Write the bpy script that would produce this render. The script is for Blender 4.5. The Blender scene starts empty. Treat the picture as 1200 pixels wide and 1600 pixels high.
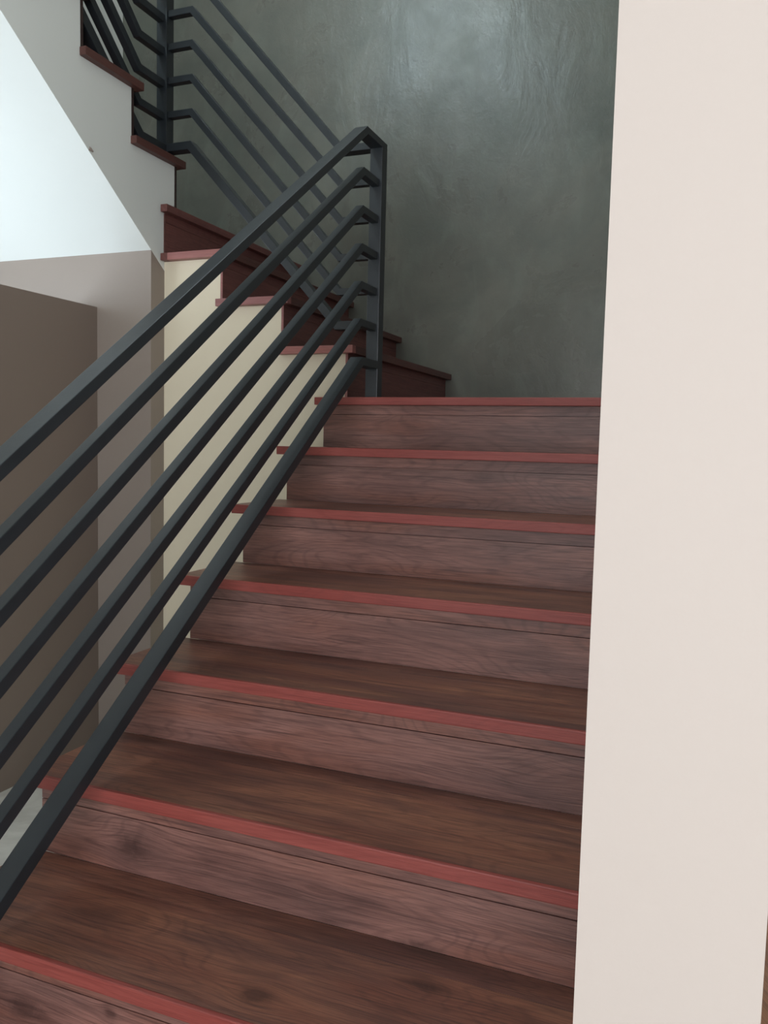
import bpy, bmesh, math, random
from mathutils import Vector, Matrix

scene = bpy.context.scene
COL = scene.collection
random.seed(4)

# ------------------------------------------------------------------ camera
F_PX, YAW, PITCH, ROLL = 1288.8, 0.37655, 0.0809, 0.02448
cy, sy = math.cos(YAW), math.sin(YAW)
cp, sp = math.cos(PITCH), math.sin(PITCH)
cr, sr = math.cos(ROLL), math.sin(ROLL)
fw = Vector((-sy * cp, cy * cp, -sp))
rt0 = Vector((cy, sy, 0))
up0 = rt0.cross(fw)
rt = cr * rt0 + sr * up0
upv = -sr * rt0 + cr * up0
cam_data = bpy.data.cameras.new('camera')
cam = bpy.data.objects.new('camera', cam_data)
COL.objects.link(cam)
cam.matrix_world = Matrix(((rt.x, upv.x, -fw.x, 0), (rt.y, upv.y, -fw.y, 0), (rt.z, upv.z, -fw.z, 0), (0, 0, 0, 1)))
cam_data.sensor_fit = 'VERTICAL'
cam_data.sensor_height = 24
cam_data.lens = F_PX / 1600 * 24
cam_data.clip_start = 0.02
scene.camera = cam

# ------------------------------------------------------------------ light and exposure
world = bpy.data.worlds.new('sky')
scene.world = world
world.use_nodes = True
world.node_tree.nodes['Background'].inputs[0].default_value = (0.72, 0.85, 1.0, 1)
world.node_tree.nodes['Background'].inputs[1].default_value = 1.5
scene.view_settings.view_transform = 'Standard'
scene.view_settings.look = 'None'
scene.view_settings.exposure = 0.0
scene.view_settings.gamma = 1.0
scene.view_settings.use_curve_mapping = False


def area(name, loc, direction, sx, sz, power, color):
    l = bpy.data.lights.new(name, 'AREA')
    l.shape = 'RECTANGLE'
    l.size, l.size_y = sx, sz
    l.energy = power
    l.color = color
    o = bpy.data.objects.new(name, l)
    o.location = loc
    o.rotation_euler = Vector(direction).to_track_quat('-Z', 'Z').to_euler()
    COL.objects.link(o)
    return o


YF = -3.0          # wall behind the camera
XW = -3.018        # left wall of the stairwell
FLOOR = -1.2008
CEIL = 5.9
# daylight standing in each window opening
area('front_window_daylight', (0.55, YF - 0.12, 0.2), (0, 1, 0), 3.0, 2.4, 132, (0.98, 0.97, 1.0))
area('upper_window_daylight', (XW - 0.10, -1.75, 4.3), (1, 1.2, -0.5), 1.3, 1.2, 185, (0.74, 0.94, 1.0))
area('left_window_daylight', (XW - 0.10, 1.35, 0.05), (1, 1.0, -0.45), 1.5, 1.0, 28, (0.80, 0.91, 1.0))
area('added_right_fill', (2.6, -1.6, 0.4), (-1, 0, 0), 2.0, 1.9, 55, (0.97, 1.0, 0.98))  # unseen window, added to brighten the upper flight's side face
area('added_skylight_fill', (-1.9, 2.2, CEIL + 0.1), (0, 0, -1), 1.2, 1.6, 80, (0.86, 0.97, 1.0))  # unseen skylight, added to brighten treads, bar tops and the wall's upper part


# ------------------------------------------------------------------ helpers
ORG = {}


def tag(o, label=None, cat=None, group=None, kind=None):
    if label: o['label'] = label
    if cat: o['category'] = cat
    if group: o['group'] = group
    if kind: o['kind'] = kind
    return o


def thing(name, label, cat, loc):
    o = bpy.data.objects.new(name, None)
    o.empty_display_size = 0.1
    o.location = loc
    COL.objects.link(o)
    ORG[o] = Vector(loc)
    return tag(o, label, cat)


def mesh(name, vs, fs, mat, parent=None, bevel=0.0, smooth=False):
    vs = [Vector(v) for v in vs]
    lo = Vector([min(v[i] for v in vs) for i in range(3)])
    hi = Vector([max(v[i] for v in vs) for i in range(3)])
    c = (lo + hi) / 2
    bm = bmesh.new()
    bv = [bm.verts.new(v - c) for v in vs]
    for f in fs:
        bm.faces.new([bv[i] for i in f])
    bmesh.ops.recalc_face_normals(bm, faces=bm.faces)
    if bevel:
        bmesh.ops.bevel(bm, geom=list(bm.edges), offset=bevel, segments=2, affect='EDGES', profile=0.6)
    me = bpy.data.meshes.new(name)
    bm.to_mesh(me)
    bm.free()
    me.materials.append(mat)
    if smooth:
        for p in me.polygons: p.use_smooth = True
    o = bpy.data.objects.new(name, me)
    COL.objects.link(o)
    ORG[o] = c
    o.location = c - (ORG[parent] if parent else Vector((0, 0, 0)))
    if parent: o.parent = parent
    return o


BOXF = [(0, 1, 2, 3), (4, 5, 6, 7), (0, 1, 5, 4), (1, 2, 6, 5), (2, 3, 7, 6), (3, 0, 4, 7)]


def boxv(x0, x1, y0, y1, z0, z1):
    return [(x0, y0, z0), (x1, y0, z0), (x1, y1, z0), (x0, y1, z0), (x0, y0, z1), (x1, y0, z1), (x1, y1, z1), (x0, y1, z1)]


def box(name, x0, x1, y0, y1, z0, z1, mat, parent=None, bevel=0.0):
    return mesh(name, boxv(x0, x1, y0, y1, z0, z1), BOXF, mat, parent, bevel)


def boxes(name, bl, mat, parent=None):
    vs, fs = [], []
    for b in bl:
        n = len(vs)
        vs += boxv(*b)
        fs += [tuple(i + n for i in f) for f in BOXF]
    return mesh(name, vs, fs, mat, parent)


def prism(name, pts, axis, a, b, mat, parent=None, bevel=0.0):
    """pts are 2D in the plane normal to axis ('X': (y,z), 'Y': (x,z)); extruded a..b"""
    n = len(pts)
    if axis == 'X':
        vs = [(a, p, q) for p, q in pts] + [(b, p, q) for p, q in pts]
    else:
        vs = [(p, a, q) for p, q in pts] + [(p, b, q) for p, q in pts]
    fs = [tuple(range(n)), tuple(range(n, 2 * n))] + [(i, (i + 1) % n, n + (i + 1) % n, n + i) for i in range(n)]
    return mesh(name, vs, fs, mat, parent, bevel)


def bar(name, path, t, axis, a, b, mat, parent, bevel=0.0018):
    """bent square bar; path = its top edge in the rail plane, t = thickness below it"""
    P = [Vector(p) for p in path]
    nrm = []
    for i in range(len(P) - 1):
        d = (P[i + 1] - P[i]).normalized()
        n = Vector((d.y, -d.x))
        if n.y > 0: n = -n
        nrm.append(n)
    low = []
    for i, p in enumerate(P):
        if i == 0: low.append(p + nrm[0] * t)
        elif i == len(P) - 1: low.append(p + nrm[-1] * t)
        else:
            m = (nrm[i - 1] + nrm[i]).normalized()
            low.append(p + m * (t / m.dot(nrm[i])))
    return prism(name, [tuple(p) for p in P] + [tuple(p) for p in reversed(low)], axis, a, b, mat, parent, bevel)


# ------------------------------------------------------------------ materials
def new_mat(name):
    m = bpy.data.materials.new(name)
    m.use_nodes = True
    nt = m.node_tree
    return m, nt, nt.nodes['Principled BSDF']


def N(nt, t, **kw):
    n = nt.nodes.new(t)
    for k, v in kw.items():
        if k.startswith('i_'):
            n.inputs[k[2:].replace('_', ' ')].default_value = v
        else:
            setattr(n, k, v)
    return n


def M(nt, op, a, b=None, clamp=False):
    n = nt.nodes.new('ShaderNodeMath')
    n.operation = op
    n.use_clamp = clamp
    for i, v in enumerate((a, b)):
        if v is None: continue
        if isinstance(v, (int, float)): n.inputs[i].default_value = v
        else: nt.links.new(v, n.inputs[i])
    return n.outputs[0]


def mixc(nt, fac, a, b, mode='MIX'):
    n = nt.nodes.new('ShaderNodeMix')
    n.data_type = 'RGBA'
    n.blend_type = mode
    for s, v in ((n.inputs[0], fac), (n.inputs[6], a), (n.inputs[7], b)):
        if isinstance(v, (int, float)): s.default_value = v
        elif isinstance(v, tuple): s.default_value = v
        else: nt.links.new(v, s)
    return n.outputs[2]


def lin(r, g, b):
    f = lambda c: (c / 255 / 12.92) if c / 255 < 0.04045 else ((c / 255 + 0.055) / 1.055) ** 2.4
    return (f(r), f(g), f(b), 1)


def noise(nt, vec, scale, detail=4, rough=0.55, dist=0.0):
    n = N(nt, 'ShaderNodeTexNoise')
    n.inputs['Scale'].default_value = scale
    n.inputs['Detail'].default_value = detail
    n.inputs['Roughness'].default_value = rough
    n.inputs['Distortion'].default_value = dist
    nt.links.new(vec, n.inputs['Vector'])
    return n.outputs['Fac']


def ramp(nt, fac, stops):
    n = N(nt, 'ShaderNodeValToRGB')
    e = n.color_ramp.elements
    while len(e) < len(stops): e.new(0.5)
    for i, (p, c) in enumerate(stops):
        e[i].position = p
        e[i].color = c if isinstance(c, tuple) else (c, c, c, 1)
    nt.links.new(fac, n.inputs[0])
    return n.outputs[0]


def painted(name, col, rough=0.6, spec=0.3, mottling=0.04, bump=0.02):
    m, nt, bs = new_mat(name)
    tc = N(nt, 'ShaderNodeTexCoord').outputs['Object']
    f = noise(nt, tc, 2.2, 3)
    dark = tuple(c * (1 - mottling * 2) for c in col[:3]) + (1,)
    nt.links.new(mixc(nt, f, dark, col), bs.inputs['Base Color'])
    bs.inputs['Roughness'].default_value = rough
    bs.inputs['Specular IOR Level'].default_value = spec
    b = N(nt, 'ShaderNodeBump')
    b.inputs['Strength'].default_value = bump
    b.inputs['Distance'].default_value = 0.01
    nt.links.new(noise(nt, tc, 90, 2), b.inputs['Height'])
    nt.links.new(b.outputs[0], bs.inputs['Normal'])
    return m


def wood(name, base, dark, pale, axis='X', knots=(), org=None, seed=0.0, rough=0.42, spec=0.5, broad=1.0, hue=0.75):
    """laminate board: grain along axis; knots = (world point, half length, half height, strength)"""
    m, nt, bs = new_mat(name)
    tc = N(nt, 'ShaderNodeTexCoord').outputs['Object']
    sep = N(nt, 'ShaderNodeSeparateXYZ')
    nt.links.new(tc, sep.inputs[0])
    if axis == 'X':
        u = sep.outputs[0]
        v = M(nt, 'ADD', sep.outputs[1], sep.outputs[2])
    else:
        u = sep.outputs[1]
        v = M(nt, 'ADD', sep.outputs[0], sep.outputs[2])
    oi = N(nt, 'ShaderNodeObjectInfo').outputs['Random']
    us, vs_ = u, v
    ktot = None
    for (ku, kv, a, b, s) in knots:
        du = M(nt, 'DIVIDE', M(nt, 'SUBTRACT', u, ku), a)
        dv = M(nt, 'DIVIDE', M(nt, 'SUBTRACT', v, kv), b)
        d2 = M(nt, 'ADD', M(nt, 'MULTIPLY', du, du), M(nt, 'MULTIPLY', dv, dv))
        g = M(nt, 'EXPONENT', M(nt, 'MULTIPLY', d2, -0.35))
        # the grain bows round the knot
        vs_ = M(nt, 'SUBTRACT', vs_, M(nt, 'MULTIPLY', M(nt, 'MULTIPLY', g, dv), b * 0.62))
        k = M(nt, 'MULTIPLY', M(nt, 'EXPONENT', M(nt, 'MULTIPLY', d2, -1.3)), s)
        ktot = k if ktot is None else M(nt, 'ADD', ktot, k)
    comb = N(nt, 'ShaderNodeCombineXYZ')
    nt.links.new(us, comb.inputs[0])
    nt.links.new(vs_, comb.inputs[1])
    nt.links.new(M(nt, 'ADD', M(nt, 'MULTIPLY', oi, 37.0), seed), comb.inputs[2])

    def mapped(sx, sy_):
        mp = N(nt, 'ShaderNodeMapping')
        mp.inputs['Scale'].default_value = (sx, sy_, 1)
        nt.links.new(comb.outputs[0], mp.inputs['Vector'])
        return mp.outputs[0]

    tone = noise(nt, mapped(1.3 * broad, 9), 1.6, 4, 0.55, 0.3)
    streak = noise(nt, mapped(2.2, 60), 1.6, 6, 0.68, 0.5)
    fine = noise(nt, mapped(5, 230), 1.0, 5, 0.7, 0.3)
    fibre = noise(nt, mapped(16, 620), 1.0, 3, 0.6, 0.2)
    fig = noise(nt, mapped(1.1, 5.5), 1.3, 2, 0.4, 0.45)
    rings = M(nt, 'SINE', M(nt, 'MULTIPLY', fig, 150.0))
    rings = M(nt, 'MULTIPLY', M(nt, 'ADD', rings, 1.0), 0.5)
    c = mixc(nt, ramp(nt, tone, [(0.38, 0.0), (0.62, 1.0)]), base, pale)
    # broad areas lean towards orange brown, others towards olive grey
    warm = tuple(x * y for x, y in zip(base[:3], (1.22, 0.98, 0.80))) + (1,)
    cool = tuple(x * y for x, y in zip(base[:3], (0.72, 0.80, 0.84))) + (1,)
    area_n = noise(nt, mapped(0.9 * broad, 4.5), 2.3, 3, 0.5, 0.4)
    c = mixc(nt, M(nt, 'MULTIPLY', ramp(nt, area_n, [(0.50, 0.0), (0.68, 1.0)]), hue), c, warm)
    c = mixc(nt, M(nt, 'MULTIPLY', ramp(nt, area_n, [(0.32, 1.0), (0.47, 0.0)]), hue), c, cool)
    c = mixc(nt, M(nt, 'MULTIPLY', ramp(nt, streak, [(0.48, 0.0), (0.70, 1.0)]), 0.28), c, dark)
    c = mixc(nt, M(nt, 'MULTIPLY', ramp(nt, fine, [(0.50, 0.0), (0.66, 1.0)]), 0.62), c, dark)
    c = mixc(nt, M(nt, 'MULTIPLY', ramp(nt, fine, [(0.34, 1.0), (0.44, 0.0)]), 0.45), c, pale)
    c = mixc(nt, M(nt, 'MULTIPLY', ramp(nt, rings, [(0.0, 1.0), (0.3, 0.0)]), 0.24), c, dark)
    c = mixc(nt, M(nt, 'MULTIPLY', ramp(nt, fibre, [(0.48, 0.0), (0.70, 1.0)]), 0.55), c, dark)
    if ktot is not None:
        kn = noise(nt, mapped(30, 60), 1.0, 4, 0.7, 1.0)
        kk = M(nt, 'MULTIPLY', ktot, M(nt, 'ADD', M(nt, 'MULTIPLY', kn, 2.0), 0.1), True)
        c = mixc(nt, M(nt, "MULTIPLY", kk, 0.66, True), c, tuple(x * 0.55 for x in dark[:3]) + (1,))
    # crumbs of plaster dust left on the boards
    vo = N(nt, 'ShaderNodeTexVoronoi')
    vo.inputs['Scale'].default_value = 9.0
    vo.inputs['Randomness'].default_value = 1.0
    nt.links.new(tc, vo.inputs['Vector'])
    vsel = N(nt, 'ShaderNodeSeparateColor')
    nt.links.new(vo.outputs['Color'], vsel.inputs[0])
    spk = M(nt, 'MULTIPLY', M(nt, 'LESS_THAN', vo.outputs['Distance'], 0.012), M(nt, 'GREATER_THAN', vsel.outputs[0], 0.72))
    c = mixc(nt, M(nt, 'MULTIPLY', spk, 0.7), c, (0.5, 0.46, 0.42, 1))
    nt.links.new(c, bs.inputs['Base Color'])
    bs.inputs['Specular IOR Level'].default_value = spec
    nt.links.new(M(nt, 'ADD', M(nt, 'MULTIPLY', streak, 0.18), rough - 0.08), bs.inputs['Roughness'])
    bp = N(nt, 'ShaderNodeBump')
    bp.inputs['Strength'].default_value = 0.25
    bp.inputs['Distance'].default_value = 0.0012
    nt.links.new(M(nt, 'ADD', fibre, M(nt, 'MULTIPLY', fine, 1.2)), bp.inputs['Height'])
    nt.links.new(bp.outputs[0], bs.inputs['Normal'])
    return m


def plaster(name):
    m, nt, bs = new_mat(name)
    tc = N(nt, 'ShaderNodeTexCoord').outputs['Object']
    big = noise(nt, tc, 1.6, 6, 0.6, 0.5)
    mid = noise(nt, tc, 3.4, 8, 0.62, 0.5)
    mp = N(nt, 'ShaderNodeMapping')
    mp.inputs['Scale'].default_value = (3.2, 1, 1.4)
    mp.inputs['Rotation'].default_value = (0, 0.5, 0)
    nt.links.new(tc, mp.inputs['Vector'])
    tro = noise(nt, mp.outputs[0], 2.4, 9, 0.62, 0.7)
    c = mixc(nt, ramp(nt, big, [(0.3, 0.0), (0.72, 1.0)]), lin(88, 88, 81), lin(118, 116, 106))
    c = mixc(nt, M(nt, 'MULTIPLY', ramp(nt, mid, [(0.42, 0.0), (0.66, 1.0)]), 0.40), c, lin(80, 88, 79))
    c = mixc(nt, M(nt, 'MULTIPLY', ramp(nt, tro, [(0.50, 0.0), (0.70, 1.0)]), 0.30), c, lin(122, 126, 117))
    nt.links.new(c, bs.inputs['Base Color'])
    bs.inputs['Specular IOR Level'].default_value = 0.42
    nt.links.new(M(nt, 'ADD', M(nt, 'MULTIPLY', mid, 0.26), 0.17), bs.inputs['Roughness'])
    h = M(nt, 'ADD', tro, M(nt, 'MULTIPLY', noise(nt, tc, 26, 5, 0.65, 1.5), 0.28))
    bp = N(nt, 'ShaderNodeBump')
    bp.inputs['Strength'].default_value = 0.16
    bp.inputs['Distance'].default_value = 0.012
    nt.links.new(h, bp.inputs['Height'])
    nt.links.new(bp.outputs[0], bs.inputs['Normal'])
    return m


def metal(name):
    m, nt, bs = new_mat(name)
    tc = N(nt, 'ShaderNodeTexCoord').outputs['Object']
    f = noise(nt, tc, 14, 5, 0.6, 0.4)
    c = mixc(nt, f, (0.010, 0.013, 0.016, 1), (0.020, 0.026, 0.031, 1))
    vo = N(nt, 'ShaderNodeTexVoronoi')
    vo.inputs['Scale'].default_value = 22.0
    nt.links.new(tc, vo.inputs['Vector'])
    vsel = N(nt, 'ShaderNodeSeparateColor')
    nt.links.new(vo.outputs['Color'], vsel.inputs[0])
    spk = M(nt, 'MULTIPLY', M(nt, 'LESS_THAN', vo.outputs['Distance'], 0.035), M(nt, 'GREATER_THAN', vsel.outputs[0], 0.86))
    c = mixc(nt, M(nt, 'MULTIPLY', spk, 0.6), c, (0.45, 0.46, 0.45, 1))
    nt.links.new(c, bs.inputs['Base Color'])
    bs.inputs['Specular IOR Level'].default_value = 0.55
    nt.links.new(M(nt, 'ADD', M(nt, 'MULTIPLY', f, 0.2), 0.30), bs.inputs['Roughness'])
    bp = N(nt, 'ShaderNodeBump')
    bp.inputs['Strength'].default_value = 0.12
    bp.inputs['Distance'].default_value = 0.001
    nt.links.new(noise(nt, tc, 160, 3), bp.inputs['Height'])
    nt.links.new(bp.outputs[0], bs.inputs['Normal'])
    return m


def marble(name):
    m, nt, bs = new_mat(name)
    tc = N(nt, 'ShaderNodeTexCoord').outputs['Object']
    a = noise(nt, tc, 3.0, 6, 0.6, 1.5)
    c = mixc(nt, ramp(nt, a, [(0.4, 0.0), (0.65, 1.0)]), lin(238, 238, 232), lin(206, 206, 200))
    nt.links.new(c, bs.inputs['Base Color'])
    bs.inputs['Roughness'].default_value = 0.22
    return m


def glass(name):
    m = bpy.data.materials.new(name)
    m.use_nodes = True
    nt = m.node_tree
    nt.nodes.clear()
    out = N(nt, 'ShaderNodeOutputMaterial')
    tr = N(nt, 'ShaderNodeBsdfTransparent')
    gl = N(nt, 'ShaderNodeBsdfGlossy')
    gl.inputs['Roughness'].default_value = 0.02
    mx = N(nt, 'ShaderNodeMixShader')
    mx.inputs[0].default_value = 0.06
    nt.links.new(tr.outputs[0], mx.inputs[1])
    nt.links.new(gl.outputs[0], mx.inputs[2])
    nt.links.new(mx.outputs[0], out.inputs[0])
    return m


WHITE = painted('white_paint', lin(226, 230, 226), 0.55, 0.35, 0.015)
CREAM = painted('cream_paint', lin(230, 220, 196), 0.6, 0.3, 0.015)
PINKCREAM = painted('warm_white_paint', lin(190, 178, 170), 0.6, 0.3, 0.006)
GREIGE = painted('greige_paint', lin(148, 137, 128), 0.5, 0.35, 0.02)
TAUPE = painted('taupe_paint', lin(132, 118, 108), 0.5, 0.35, 0.03)
PLASTER = plaster('polished_grey_plaster')
STEEL = metal('dark_satin_steel')
MARBLE = marble('pale_marble')
GLASS = glass('window_glass')
GREY = painted('grout', lin(150, 148, 142))
BROWN = wood('door_wood', lin(112, 76, 50), lin(70, 44, 28), lin(126, 88, 58), axis='Y')
W_BASE, W_DARK, W_PALE = lin(124, 88, 80), lin(70, 47, 44), lin(150, 108, 98)
NOS = wood('red_edge_paint', lin(138, 62, 55), lin(114, 48, 43), lin(150, 74, 66), rough=0.5, hue=0.2)
NOS_SHADED = wood('red_edge_paint_shaded', lin(88, 54, 48), lin(72, 44, 40), lin(98, 62, 56), axis='Y', rough=0.5, hue=0.2)  # same red edge paint, the shade on side-facing edges put into the colour
END_LIT = wood('red_edge_paint_sheen', lin(150, 98, 94), lin(134, 82, 80), lin(160, 108, 104), rough=0.45)  # red edge paint again, the light and sheen on its ends painted in
TREADW = wood('tread_laminate', lin(106, 70, 62), lin(58, 38, 35), lin(142, 94, 76))
RISERY = wood('cross_riser_laminate', lin(110, 68, 64), lin(84, 50, 48), lin(120, 76, 70), axis='Y', rough=0.5, hue=0.2)
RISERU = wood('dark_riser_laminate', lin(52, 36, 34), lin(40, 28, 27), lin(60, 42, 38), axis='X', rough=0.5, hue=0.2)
TREADY = wood('cross_tread_laminate', lin(90, 56, 50), lin(52, 34, 30), lin(104, 68, 58), axis='Y')
RISERW = wood('riser_laminate', W_BASE, W_DARK, W_PALE)

# ------------------------------------------------------------------ stair measurements
H = 0.17
T = 0.026
XL, XR = -1.285, -0.100
Y0, Z0, R1 = 2.5702, 0.1591, 0.2609
YC = 2.600          # cream wall face under the cross flight
YB = 3.705          # plaster wall
XM, R2, H2 = -1.1447, 0.2507, 0.1748
XU, YU, R3, H3 = -1.9044, 2.6973, 0.2473, 0.1875
X3 = -1.9294        # side face of the upper flight
Y1 = 2.5218
ZL2 = Z0 + 4 * H2   # upper landing


def st(o, label, cat='wall'):
    return tag(o, label, cat, kind='structure')


# ------------------------------------------------------------------ floor of large tiles
fl = box('floor', XW - 0.15, 2.5, YF, YB, FLOOR - 0.2, FLOOR - 0.012, GREY)
st(fl, 'pale marble tiled floor at the foot of the stairs', 'floor')
ts = 0.9
tile_me = None
x = -3.1
for ix in range(6):
    for iy in range(8):
        xa, xb = -3.01 + ts * ix, min(-3.01 + ts * (ix + 1) - 0.003, 2.5)
        ya, yb2 = YF + ts * iy, min(YF + ts * (iy + 1) - 0.003, YB)
        if xa > 2.4 or ya > YB - 0.1: continue
        if tile_me is None or abs((xb - xa) - (ts - 0.003)) > 1e-3 or abs((yb2 - ya) - (ts - 0.003)) > 1e-3:
            o = box('tile', xa, xb, ya, yb2, FLOOR - 0.012, FLOOR, MARBLE, fl, 0.001)
            if tile_me is None: tile_me = o.data
        else:
            o = bpy.data.objects.new('tile', tile_me)
            COL.objects.link(o)
            o.parent = fl
            o.location = Vector(((xa + xb) / 2, (ya + yb2) / 2, FLOOR - 0.006)) - ORG[fl]

# ------------------------------------------------------------------ walls
st(box('wall_back', XW - 0.15, XR + 0.17, YB, YB + 0.15, FLOOR, CEIL, PLASTER),
   'mottled grey polished plaster wall at the back of the stairwell')
st(box('wall_right', XR, 0.0685, 0.8, YB, FLOOR, CEIL, PINKCREAM),
   'warm white wall end standing in the right foreground')


def holed(axis, a0, a1, t0, t1, z0, z1, h):
    """wall slab with one or more rectangular holes h=[(p0,p1,q0,q1)] side by side"""
    out = []
    cur = a0
    for (p0, p1, q0, q1) in sorted(h):
        out.append((cur, p0, z0, z1))
        out.append((p0, p1, z0, q0))
        out.append((p0, p1, q1, z1))
        cur = p1
    out.append((cur, a1, z0, z1))
    if axis == 'Y':
        return [(t0, t1, p, q, r, s) for p, q, r, s in out]
    return [(p, q, t0, t1, r, s) for p, q, r, s in out]


LW = (0.5, 2.3, -0.55, 0.60)
LW2 = (-2.45, -1.05, 3.65, 4.95)
st(boxes('wall_left', holed('Y', YF, YB, XW - 0.15, XW, FLOOR, CEIL, [LW2, LW]), WHITE),
   'white side wall seen behind the uppermost railing bars')
FW1 = (-0.95, 2.05, -1.0, 1.4)
vs = holed('X', XW, 2.5, YF - 0.15, YF, FLOOR, 2.5, [FW1]) + [(XW, 2.5, YF - 0.15, YF, 2.5, CEIL)]
st(boxes('wall_front', vs, PINKCREAM), 'warm white wall behind the viewer with tall windows')
RW = (-2.6, -0.6, -0.55, 1.35)
st(boxes('wall_far_right', holed('Y', YF, YB, 2.5, 2.65, FLOOR, CEIL, [RW]), PINKCREAM), 'warm white wall of the room right of the stairs')
SK = (-2.5, -1.3, 1.4, 3.0)
st(boxes('ceiling', [(XW - 0.15, SK[0], YF - 0.15, YB + 0.15, CEIL, CEIL + 0.15), (SK[1], 2.65, YF - 0.15, YB + 0.15, CEIL, CEIL + 0.15),
   (SK[0], SK[1], YF - 0.15, SK[2], CEIL, CEIL + 0.15), (SK[0], SK[1], SK[3], YB + 0.15, CEIL, CEIL + 0.15)], WHITE), 'white ceiling over the stairwell', 'ceiling')
sk = boxes('added_skylight', [(SK[0], SK[1], SK[2], SK[2] + 0.05, CEIL + 0.05, CEIL + 0.09), (SK[0], SK[1], SK[3] - 0.05, SK[3], CEIL + 0.05, CEIL + 0.09),
   (SK[0], SK[0] + 0.05, SK[2] + 0.05, SK[3] - 0.05, CEIL + 0.05, CEIL + 0.09), (SK[1] - 0.05, SK[1], SK[2] + 0.05, SK[3] - 0.05, CEIL + 0.05, CEIL + 0.09)], STEEL)
st(sk, 'unseen skylight added to brighten the stairwell', 'window')
box('pane', SK[0] + 0.05, SK[1] - 0.05, SK[2] + 0.05, SK[3] - 0.05, CEIL + 0.065, CEIL + 0.071, GLASS, sk)


def window(name, axis, a0, a1, q0, q1, t0, t1, nx, label):
    w = 0.05
    tm = (t0 + t1) / 2
    bl = [(a0, a1, q0, q0 + w), (a0, a1, q1 - w, q1), (a0, a0 + w, q0 + w, q1 - w), (a1 - w, a1, q0 + w, q1 - w)]
    f = lambda b, u0, u1: (u0, u1, b[0], b[1], b[2], b[3]) if axis == 'Y' else (b[0], b[1], u0, u1, b[2], b[3])
    fr = boxes(name, [f(b, tm - 0.02, tm + 0.02) for b in bl], STEEL)
    st(fr, label, 'window')
    step = (a1 - a0 - 2 * w) / nx
    for i in range(nx):
        p0 = a0 + w + step * i
        if i: box('mullion', *f((p0 - 0.012, p0 + 0.012, q0 + w, q1 - w), tm - 0.018, tm + 0.018), STEEL, fr)
        box('pane', *f((p0 + (0.012 if i else 0), p0 + step - (0.012 if i < nx - 1 else 0), q0 + w, q1 - w), tm - 0.003, tm + 0.003), GLASS, fr)


window('window_1', 'Y', LW[0], LW[1], LW[2], LW[3], XW - 0.15, XW, 2, 'dark framed window under the upper stair flight')
window('window_2', 'X', FW1[0], FW1[1], FW1[2], FW1[3], YF - 0.15, YF, 3, 'wide dark framed window behind the viewer')
window('window_3', 'Y', LW2[0], LW2[1], LW2[2], LW2[3], XW - 0.15, XW, 2, 'high dark framed window above the upper floor')

window('added_window_right', 'Y', RW[0], RW[1], RW[2], RW[3], 2.5, 2.65, 2, 'unseen dark framed window added for light from the right')

# wall under the cross flight: stepped top, cream
mr = [-1.1807 - k * R2 for k in range(4)]      # cream edge at every cross riser
pts = [(-1.25, FLOOR), (-1.25, Z0 - T), (mr[0], Z0 - T)]
for k in range(1, 4):
    pts += [(mr[k - 1], Z0 + k * H2 - T)]
    pts += [(mr[k] if k < 3 else X3, Z0 + k * H2 - T)]
pts += [(X3, FLOOR)]
st(prism('wall_middle', pts, 'Y', YC, YC + 0.1, CREAM), 'cream wall with stepped top under the middle flight')
# wall under the foot of the upper flight
sl = H3 / R3
ZS = 0.6841
# (the stringer keeps its own lower edge, so this wall stops on that slope)
prec = prism('wall_recess', [(Y1, FLOOR), (YC + 0.1, FLOOR), (YC + 0.1, ZS - sl * (YC + 0.1 - Y1)), (Y1, ZS)], 'X', XW, X3 + 0.0, GREIGE)
st(prec, 'taupe wall below the foot of the upper flight')
st(box('wall_partition', -2.274, -2.1745, 0.75, Y1, FLOOR, 0.4895, TAUPE), 'low dark taupe partition wall left of the railing')

# ------------------------------------------------------------------ lower flight
S1 = thing('stair_flight', 'wide lower flight of reddish brown laminate steps climbing away from the viewer', 'stairs', (-0.7, 1.6, FLOOR))
pts = [(YB, FLOOR), (YC + 0.0, FLOOR)]
body = [(YC, FLOOR), (YC, Z0 - H - T)]
for k in range(1, 8):
    yk = Y0 - k * R1 + 0.035
    zt = Z0 - k * H - T
    body.append((yk, zt))
    if k < 7: body.append((yk, zt - H))
body.append((Y0 - 7 * R1 + 0.035, FLOOR))
prism('stair_body', body, 'X', XL + 0.045, XR - 0.001, WHITE, S1)
XRB = XL + 0.0265   # left end of the risers
knot_r = {  # riser k: [(x, z, half len, half height, strength)]
    0: [(-0.95, 0.06, 0.05, 0.02, 0.25)],
    1: [(-0.625, -0.085, 0.055, 0.022, 0.45), (-0.33, -0.14, 0.05, 0.014, 0.4)],
    2: [(-0.89, -0.308, 0.05, 0.016, 0.4)],
    3: [(-0.436, -0.3936, 0.07, 0.018, 0.55), (-0.95, -0.3865, 0.03, 0.014, 0.7), (-0.8, -0.475, 0.05, 0.012, 0.4)],
    4: [(-0.57, -0.682, 0.07, 0.02, 0.25), (-0.3, -0.62, 0.04, 0.02, 0.3)],
    5: [(-1.032, -0.8095, 0.045, 0.03, 1.0), (-0.425, -0.857, 0.05, 0.012, 0.8), (-0.62, -0.80, 0.03, 0.01, 0.3)],
    6: [(-1.045, -0.977, 0.06, 0.028, 1.0), (-0.865, -0.934, 0.014, 0.012, 0.9)],
}
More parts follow.
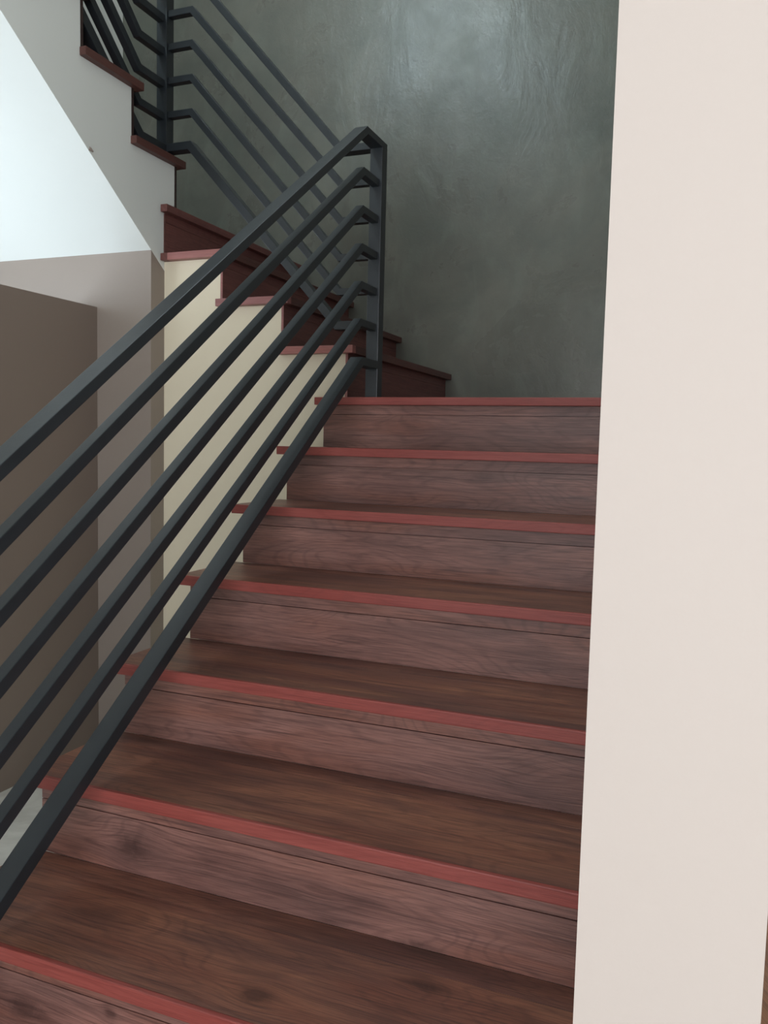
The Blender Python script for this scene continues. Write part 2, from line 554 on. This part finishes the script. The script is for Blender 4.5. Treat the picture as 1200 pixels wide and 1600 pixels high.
knot_t = {  # tread k: [(x, y, ...)]
    3: [(-0.9, 1.66, 0.06, 0.02, 0.3)],
    4: [(-0.7, 1.42, 0.05, 0.02, 0.35), (-0.41, 1.392, 0.03, 0.014, 0.9)],
    5: [(-0.41, 1.16, 0.03, 0.014, 0.9), (-0.9, 1.15, 0.05, 0.02, 0.4)],
    6: [(-0.618, 1.07, 0.032, 0.020, 1.2), (-0.381, 1.2, 0.04, 0.018, 0.9), (-1.0, 1.15, 0.06, 0.02, 0.5)],
}


def riser(k, parent, xa, xb, nm='riser'):
    yf = Y0 - k * R1 + 0.0233
    zt = Z0 - k * H - T
    zb = Z0 - (k + 1) * H if k < 7 else FLOOR
    zg = zt - 0.031
    c = ((xa + xb) / 2, (yf * 2 + 0.012) / 2, (zb + zg - 0.0015) / 2)
    ks = [(x - c[0], (z - c[2]) - 0.006, a, b, s) for x, z, a, b, s in knot_r.get(k, [])]
    wt = 1.0
    mat = wood('riser_laminate', W_BASE, W_DARK, W_PALE, knots=ks, seed=k * 3.7 + 1) if ks else RISERW
    r = box(nm, xa, xb, yf, yf + 0.012, zb, zg - 0.0015, mat, parent)
    boxes('riser_strip', [(xa, xb, yf, yf + 0.012, zg + 0.0007, zt), (xa, xb, yf + 0.007, yf + 0.012, zg - 0.0014, zg + 0.0007)], RISERW, r)
    return r


def tread(k, parent):
    yf = Y0 - k * R1
    zt = Z0 - k * H
    yb = yf + R1 + 0.023
    yj = yb - 0.058
    c = ((XL + XR) / 2, (yf + 0.010 + yj) / 2, zt - T / 2)
    ks = [(x - c[0], (y - c[1]) + T / 2, a, b, s) for x, y, a, b, s in knot_t.get(k, [])]
    mat = wood('tread_laminate', lin(108, 71, 62), lin(58, 38, 35), lin(148, 98, 76), knots=ks, seed=k * 5.1) if ks else TREADW
    t = box('tread', XL, XR, yf + 0.010, yj - 0.0006, zt - T, zt - 0.0004, mat, parent)
    box('nosing', XL, XR, yf, yf + 0.010, zt - T, zt, NOS, t, 0.002)
    box('back_plank', XL, XR, yj + 0.0006, yb, zt - T, zt - 0.0004, TREADW, t, 0.0004)
    return t


for k in range(1, 8):
    tread(k, S1)
for k in range(0, 8):
    riser(k, S1, XRB, XR - 0.001)

# ------------------------------------------------------------------ first landing
L1 = thing('stair_landing', 'brown laminate landing where the lower flight meets the plaster wall', 'landing', (-0.65, 3.1, Z0 - 0.16))
box('landing_slab', XL + 0.045, XR - 0.001, YC + 0.012, YB, Z0 - 0.16, Z0 - T, WHITE, L1)
box('nosing', XL, XR - 0.001, Y0, Y0 + 0.010, Z0 - T, Z0, NOS, L1, 0.002)
box('plank', XL, XR - 0.001, Y0 + 0.0106, YC - 0.0004, Z0 - T, Z0 - 0.0004, TREADW, L1)
yy = YC
while yy < YB - 0.02:
    y2 = min(yy + 0.185, YB)
    box('plank', -1.1807, XR - 0.001, yy, y2 - 0.0008, Z0 - T, Z0 - 0.0004, TREADW, L1, 0.0004)
    yy = y2

# ------------------------------------------------------------------ cross flight
S2 = thing('stair_flight', 'short middle flight of dark red brown steps climbing left along the plaster wall', 'stairs', (-1.5, 3.1, Z0))
body = [(-1.196, Z0 - T)]
for k in range(1, 5):
    xr = -1.196 - (k - 1) * R2
    zt = Z0 + k * H2 - T
    body.append((xr, zt))
    if k < 4: body.append((xr - R2, zt))
body += [(X3 - 0.03, Z0 + 4 * H2 - T), (X3 - 0.03, Z0 + 2 * H2)]
body.append((-1.6, Z0 - T - 0.05))
body.append((-1.26, Z0 - T - 0.05))
body.append((-1.26, Z0 - T))
prism('stair_body', body, 'Y', YC + 0.102, YB - 0.002, WHITE, S2)
for k in range(1, 5):
    xf = XM - (k - 1) * R2
    xr = xf - 0.0276           # front face of the riser under this nosing
    zt = Z0 + k * H2
    # riser under tread k
    r = box('riser', xr - 0.0085, xr, YC - 0.001, YB - 0.002, zt - H2, zt - T - 0.0318, RISERY, S2, 0.0006)
    boxes('riser_strip', [(xr - 0.0085, xr, YC - 0.001, YB - 0.002, zt - T - 0.031, zt - T), (xr - 0.0085, xr - 0.004, YC, YB - 0.002, zt - T - 0.0317, zt - T - 0.031)], RISERY, r)
    box('edge_trim', xr - 0.0085, xr, YC - 0.005, YC - 0.0015, zt - H2, zt - T, END_LIT if k < 4 else NOS_SHADED, r)  # stands for the riser board's end, light and shade painted into its tone
    if k < 4:
        xb = xr - R2 - 0.008   # back of the tread, under the next riser
        t = box('tread', xb, xf - 0.0106, YC, YB - 0.002, zt - T, zt - 0.0004, TREADY, S2)
        box('nosing', xf - 0.010, xf, YC, YB - 0.002, zt - T, zt, NOS_SHADED, t, 0.0012)
        box('end_strip', (xb - 0.006) if k < 3 else -1.8957, xf, Y0, YC - 0.0004, zt - T, zt, END_LIT, t, 0.0012)
        if k == 3:
            cb = box('end_block', -1.925, -1.8965, Y0, YC - 0.0004, zt - T, zt, RISERY, t, 0.001)
            cb['label'] = 'dark brown block closing the end strip'

# ------------------------------------------------------------------ second landing
L2 = thing('stair_landing', 'dark edged upper landing between the middle flight and the upper flight', 'landing', (-2.45, 3.2, ZL2 - 0.16))
box('landing_slab', XW, X3 - 0.03, YC + 0.1, YB - 0.002, ZL2 - 0.16, ZL2 - T, WHITE, L2)
XM4 = XM - 3 * R2
box('nosing', XM4 - 0.028, XM4, Y0, YB - 0.002, ZL2 - T, ZL2, RISERY, L2, 0.0012)
xx = XM4 - 0.0285
YU1R = YU - 0.026
while xx > XW + 0.01:
    x2 = max(xx - 0.185, XW)
    box('plank', x2 + 0.0008, xx, YU1R + 0.001, YB - 0.002, ZL2 - T, ZL2 - 0.0004, TREADY, L2, 0.0004)
    xx = x2

# ------------------------------------------------------------------ upper flight
S3 = thing('stair_flight', 'upper flight with white side and sloping white underside climbing towards the viewer', 'stairs', (-2.45, 2.0, ZL2))
NU = 9
body = [(YU1R - 0.012, ZL2 - T)]
for k in range(1, NU + 1):
    yr = YU1R - 0.012 - (k - 1) * R3
    zt = ZL2 + k * H3 - T
    body.append((yr, zt))
    if k < NU: body.append((yr - R3, zt))
yend = YU - NU * R3
zend = ZL2 + NU * H3
body.append((yend, zend - T))
zs = lambda y: ZS + sl * (Y1 - y)
body.append((yend, zs(yend)))
body.append((YC + 0.0, zs(YC)))
body.append((YC + 0.0, ZL2 - 0.16))
body.append((YU1R - 0.012, ZL2 - 0.16))
# the exposed side is thickened to X3; the wall below stops on the slope
prism('stair_body', body, 'X', XW + 0.002, X3, WHITE, S3)
for k in range(1, NU + 1):
    yf = YU - (k - 1) * R3
    yr = yf - 0.026
    zt = ZL2 + k * H3
    r = box('riser', XW + 0.002, X3 + 0.0015, yr - 0.0115, yr, zt - H3, zt - T - 0.0318, RISERU, S3, 0.0006)
    box('riser_strip', XW + 0.002, X3 + 0.0015, yr - 0.0115, yr, zt - T - 0.031, zt - T, RISERU, r, 0.0005)
    yb = yr - R3 - 0.012
    t = box('tread', XW + 0.002, X3, yb, yf - 0.0106, zt - T, zt - 0.0004, TREADW, S3)
    box('nosing', XW + 0.002, X3, yf - 0.010, yf, zt - T, zt, NOS_SHADED, t, 0.0012)
    box('end_strip', X3 + 0.0004, XU, yb - 0.004, yf, zt - T, zt, NOS_SHADED, t, 0.0012)
# upper floor and its underside
st(box('floor_upper', XW, X3, YF, yend - 0.001, zend - 0.2, zend, WHITE), 'white upper floor slab above the viewer on the left', 'floor')

chip = mesh('paint_flake', [(X3 + 0.001, 2.221, 0.928), (X3 + 0.001, 2.203, 0.941), (X3 + 0.001, 2.199, 0.928), (X3 + 0.008, 2.214, 0.929), (X3 + 0.007, 2.203, 0.938)],
            [(0, 1, 4, 3), (0, 3, 2), (3, 4, 2), (4, 1, 2), (0, 2, 1)], GREIGE, S3)
chip['label'] = 'small lifted flake of plaster on the lower edge'

# ------------------------------------------------------------------ railings
PX0, PX1, PY0, PY1 = -1.116, -1.072, 2.618, 2.662
PXC = (PX0 + PX1) / 2
BW = 0.0267 / 2
HT = 1.0086
TB = 0.0238
R_A = thing('stair_railing', 'dark steel railing of the lower flight with flat handrail and square newel post', 'railing', (PXC, PY0, Z0))
box('newel_post', PX0, PX1, PY0, PY1, Z0, HT - 0.0215, STEEL, R_A, 0.0018)
YK, SR = 2.4893, 0.7161
YE = 0.62


def lowpath(zt, ys=PY0 + 0.001):
    return [(ys, zt), (YK, zt), (YE, zt - SR * (YK - YE))]


bar('handrail', lowpath(HT, PY1), 0.0225, 'X', PX0, PX1, STEEL, R_A)
for i in range(5):
    bar('rail', lowpath(0.8835 - 0.119 * i), TB, 'X', PXC - BW, PXC + BW, STEEL, R_A)
zb = 0.2514 + 0.0335
bar('bottom_rail', lowpath(zb - 0.001), 0.027, 'X', PX0, PX1, STEEL, R_A)
# lower newel, standing on the second tread from the floor, beyond the frame
box('newel_post', PX0, PX1, YE - 0.044, YE, Z0 - 7 * H, HT - SR * (YK - YE) - 0.004, STEEL, R_A, 0.0018)

P2X0, P2X1 = -1.980, -1.936
P2XC = (P2X0 + P2X1) / 2
P2Z0 = ZL2 + H3
top2 = 1.690
R_B = thing('stair_railing', 'dark steel railing of six bent bars crossing before the plaster wall', 'railing', (-1.52, PY0, Z0 + H2))
PYC = (PY0 + PY1) / 2
lowz = [1.0086, 0.8958, 0.7730, 0.6500, 0.5345, 0.4215]
upz = [1.690, 1.5655, 1.4494, 1.3295, 1.2085, 1.0904]
RN = ['handrail', 'rail', 'rail', 'rail', 'rail', 'bottom_rail']
for i in range(6):
    wy = (PY1 - PY0) / 2 if i in (0, 5) else BW
    path = [(PX0 - 0.0004, lowz[i]), (-1.222, lowz[i]), (-1.8305, upz[i]), (P2X1 + 0.0004, upz[i])]
    bar(RN[i], path, 0.029 if i == 5 else TB, 'Y', PYC - wy, PYC + wy, STEEL, R_B)

R_C = thing('stair_railing', 'dark steel railing of the upper flight at the top left corner', 'railing', (P2XC, PY0, P2Z0))
box('newel_post', P2X0, P2X1, PY0, PY1, P2Z0, top2 - 0.0005, STEEL, R_C, 0.0018)
YK2, SR2 = 2.487, 0.935
upc = [1.677, 1.549, 1.434, 1.319, 1.203, 1.088]
YE2 = 0.9
for i in range(6):
    wx = (P2X1 - P2X0) / 2 if i in (0, 5) else BW
    zt = upc[i]
    path = [(PY0 - 0.0004, zt), (YK2, zt), (YE2, zt + SR2 * (YK2 - YE2))]
    bar(RN[i], path, 0.036 if i == 5 else 0.0267, 'X', P2XC - wx, P2XC + wx, STEEL, R_C)
box('newel_post', P2X0, P2X1, YE2 - 0.044, YE2, ZL2 + 8 * H3, top2 + SR2 * (YK2 - YE2), STEEL, R_C, 0.0018)

# ------------------------------------------------------------------ door in the room to the right
dr = box('door_1', 0.0695, 0.95, 1.3, 1.34, FLOOR, FLOOR + 2.1, BROWN)
st(dr, 'brown wooden door just past the right foreground wall end', 'door')
box('door_panel', 0.2, 0.82, 1.285, 1.3, FLOOR + 1.15, FLOOR + 1.95, BROWN, dr, 0.004)
box('door_panel', 0.2, 0.82, 1.285, 1.3, FLOOR + 0.2, FLOOR + 0.95, BROWN, dr, 0.004)
box('door_handle', 0.14, 0.16, 1.26, 1.3, FLOOR + 0.98, FLOOR + 1.12, STEEL, dr, 0.003)
boxes('door_surround', [(0.95, 2.5, 1.3, 1.4, FLOOR, CEIL), (0.0695, 0.95, 1.3, 1.4, FLOOR + 2.1, CEIL)], PINKCREAM, dr)
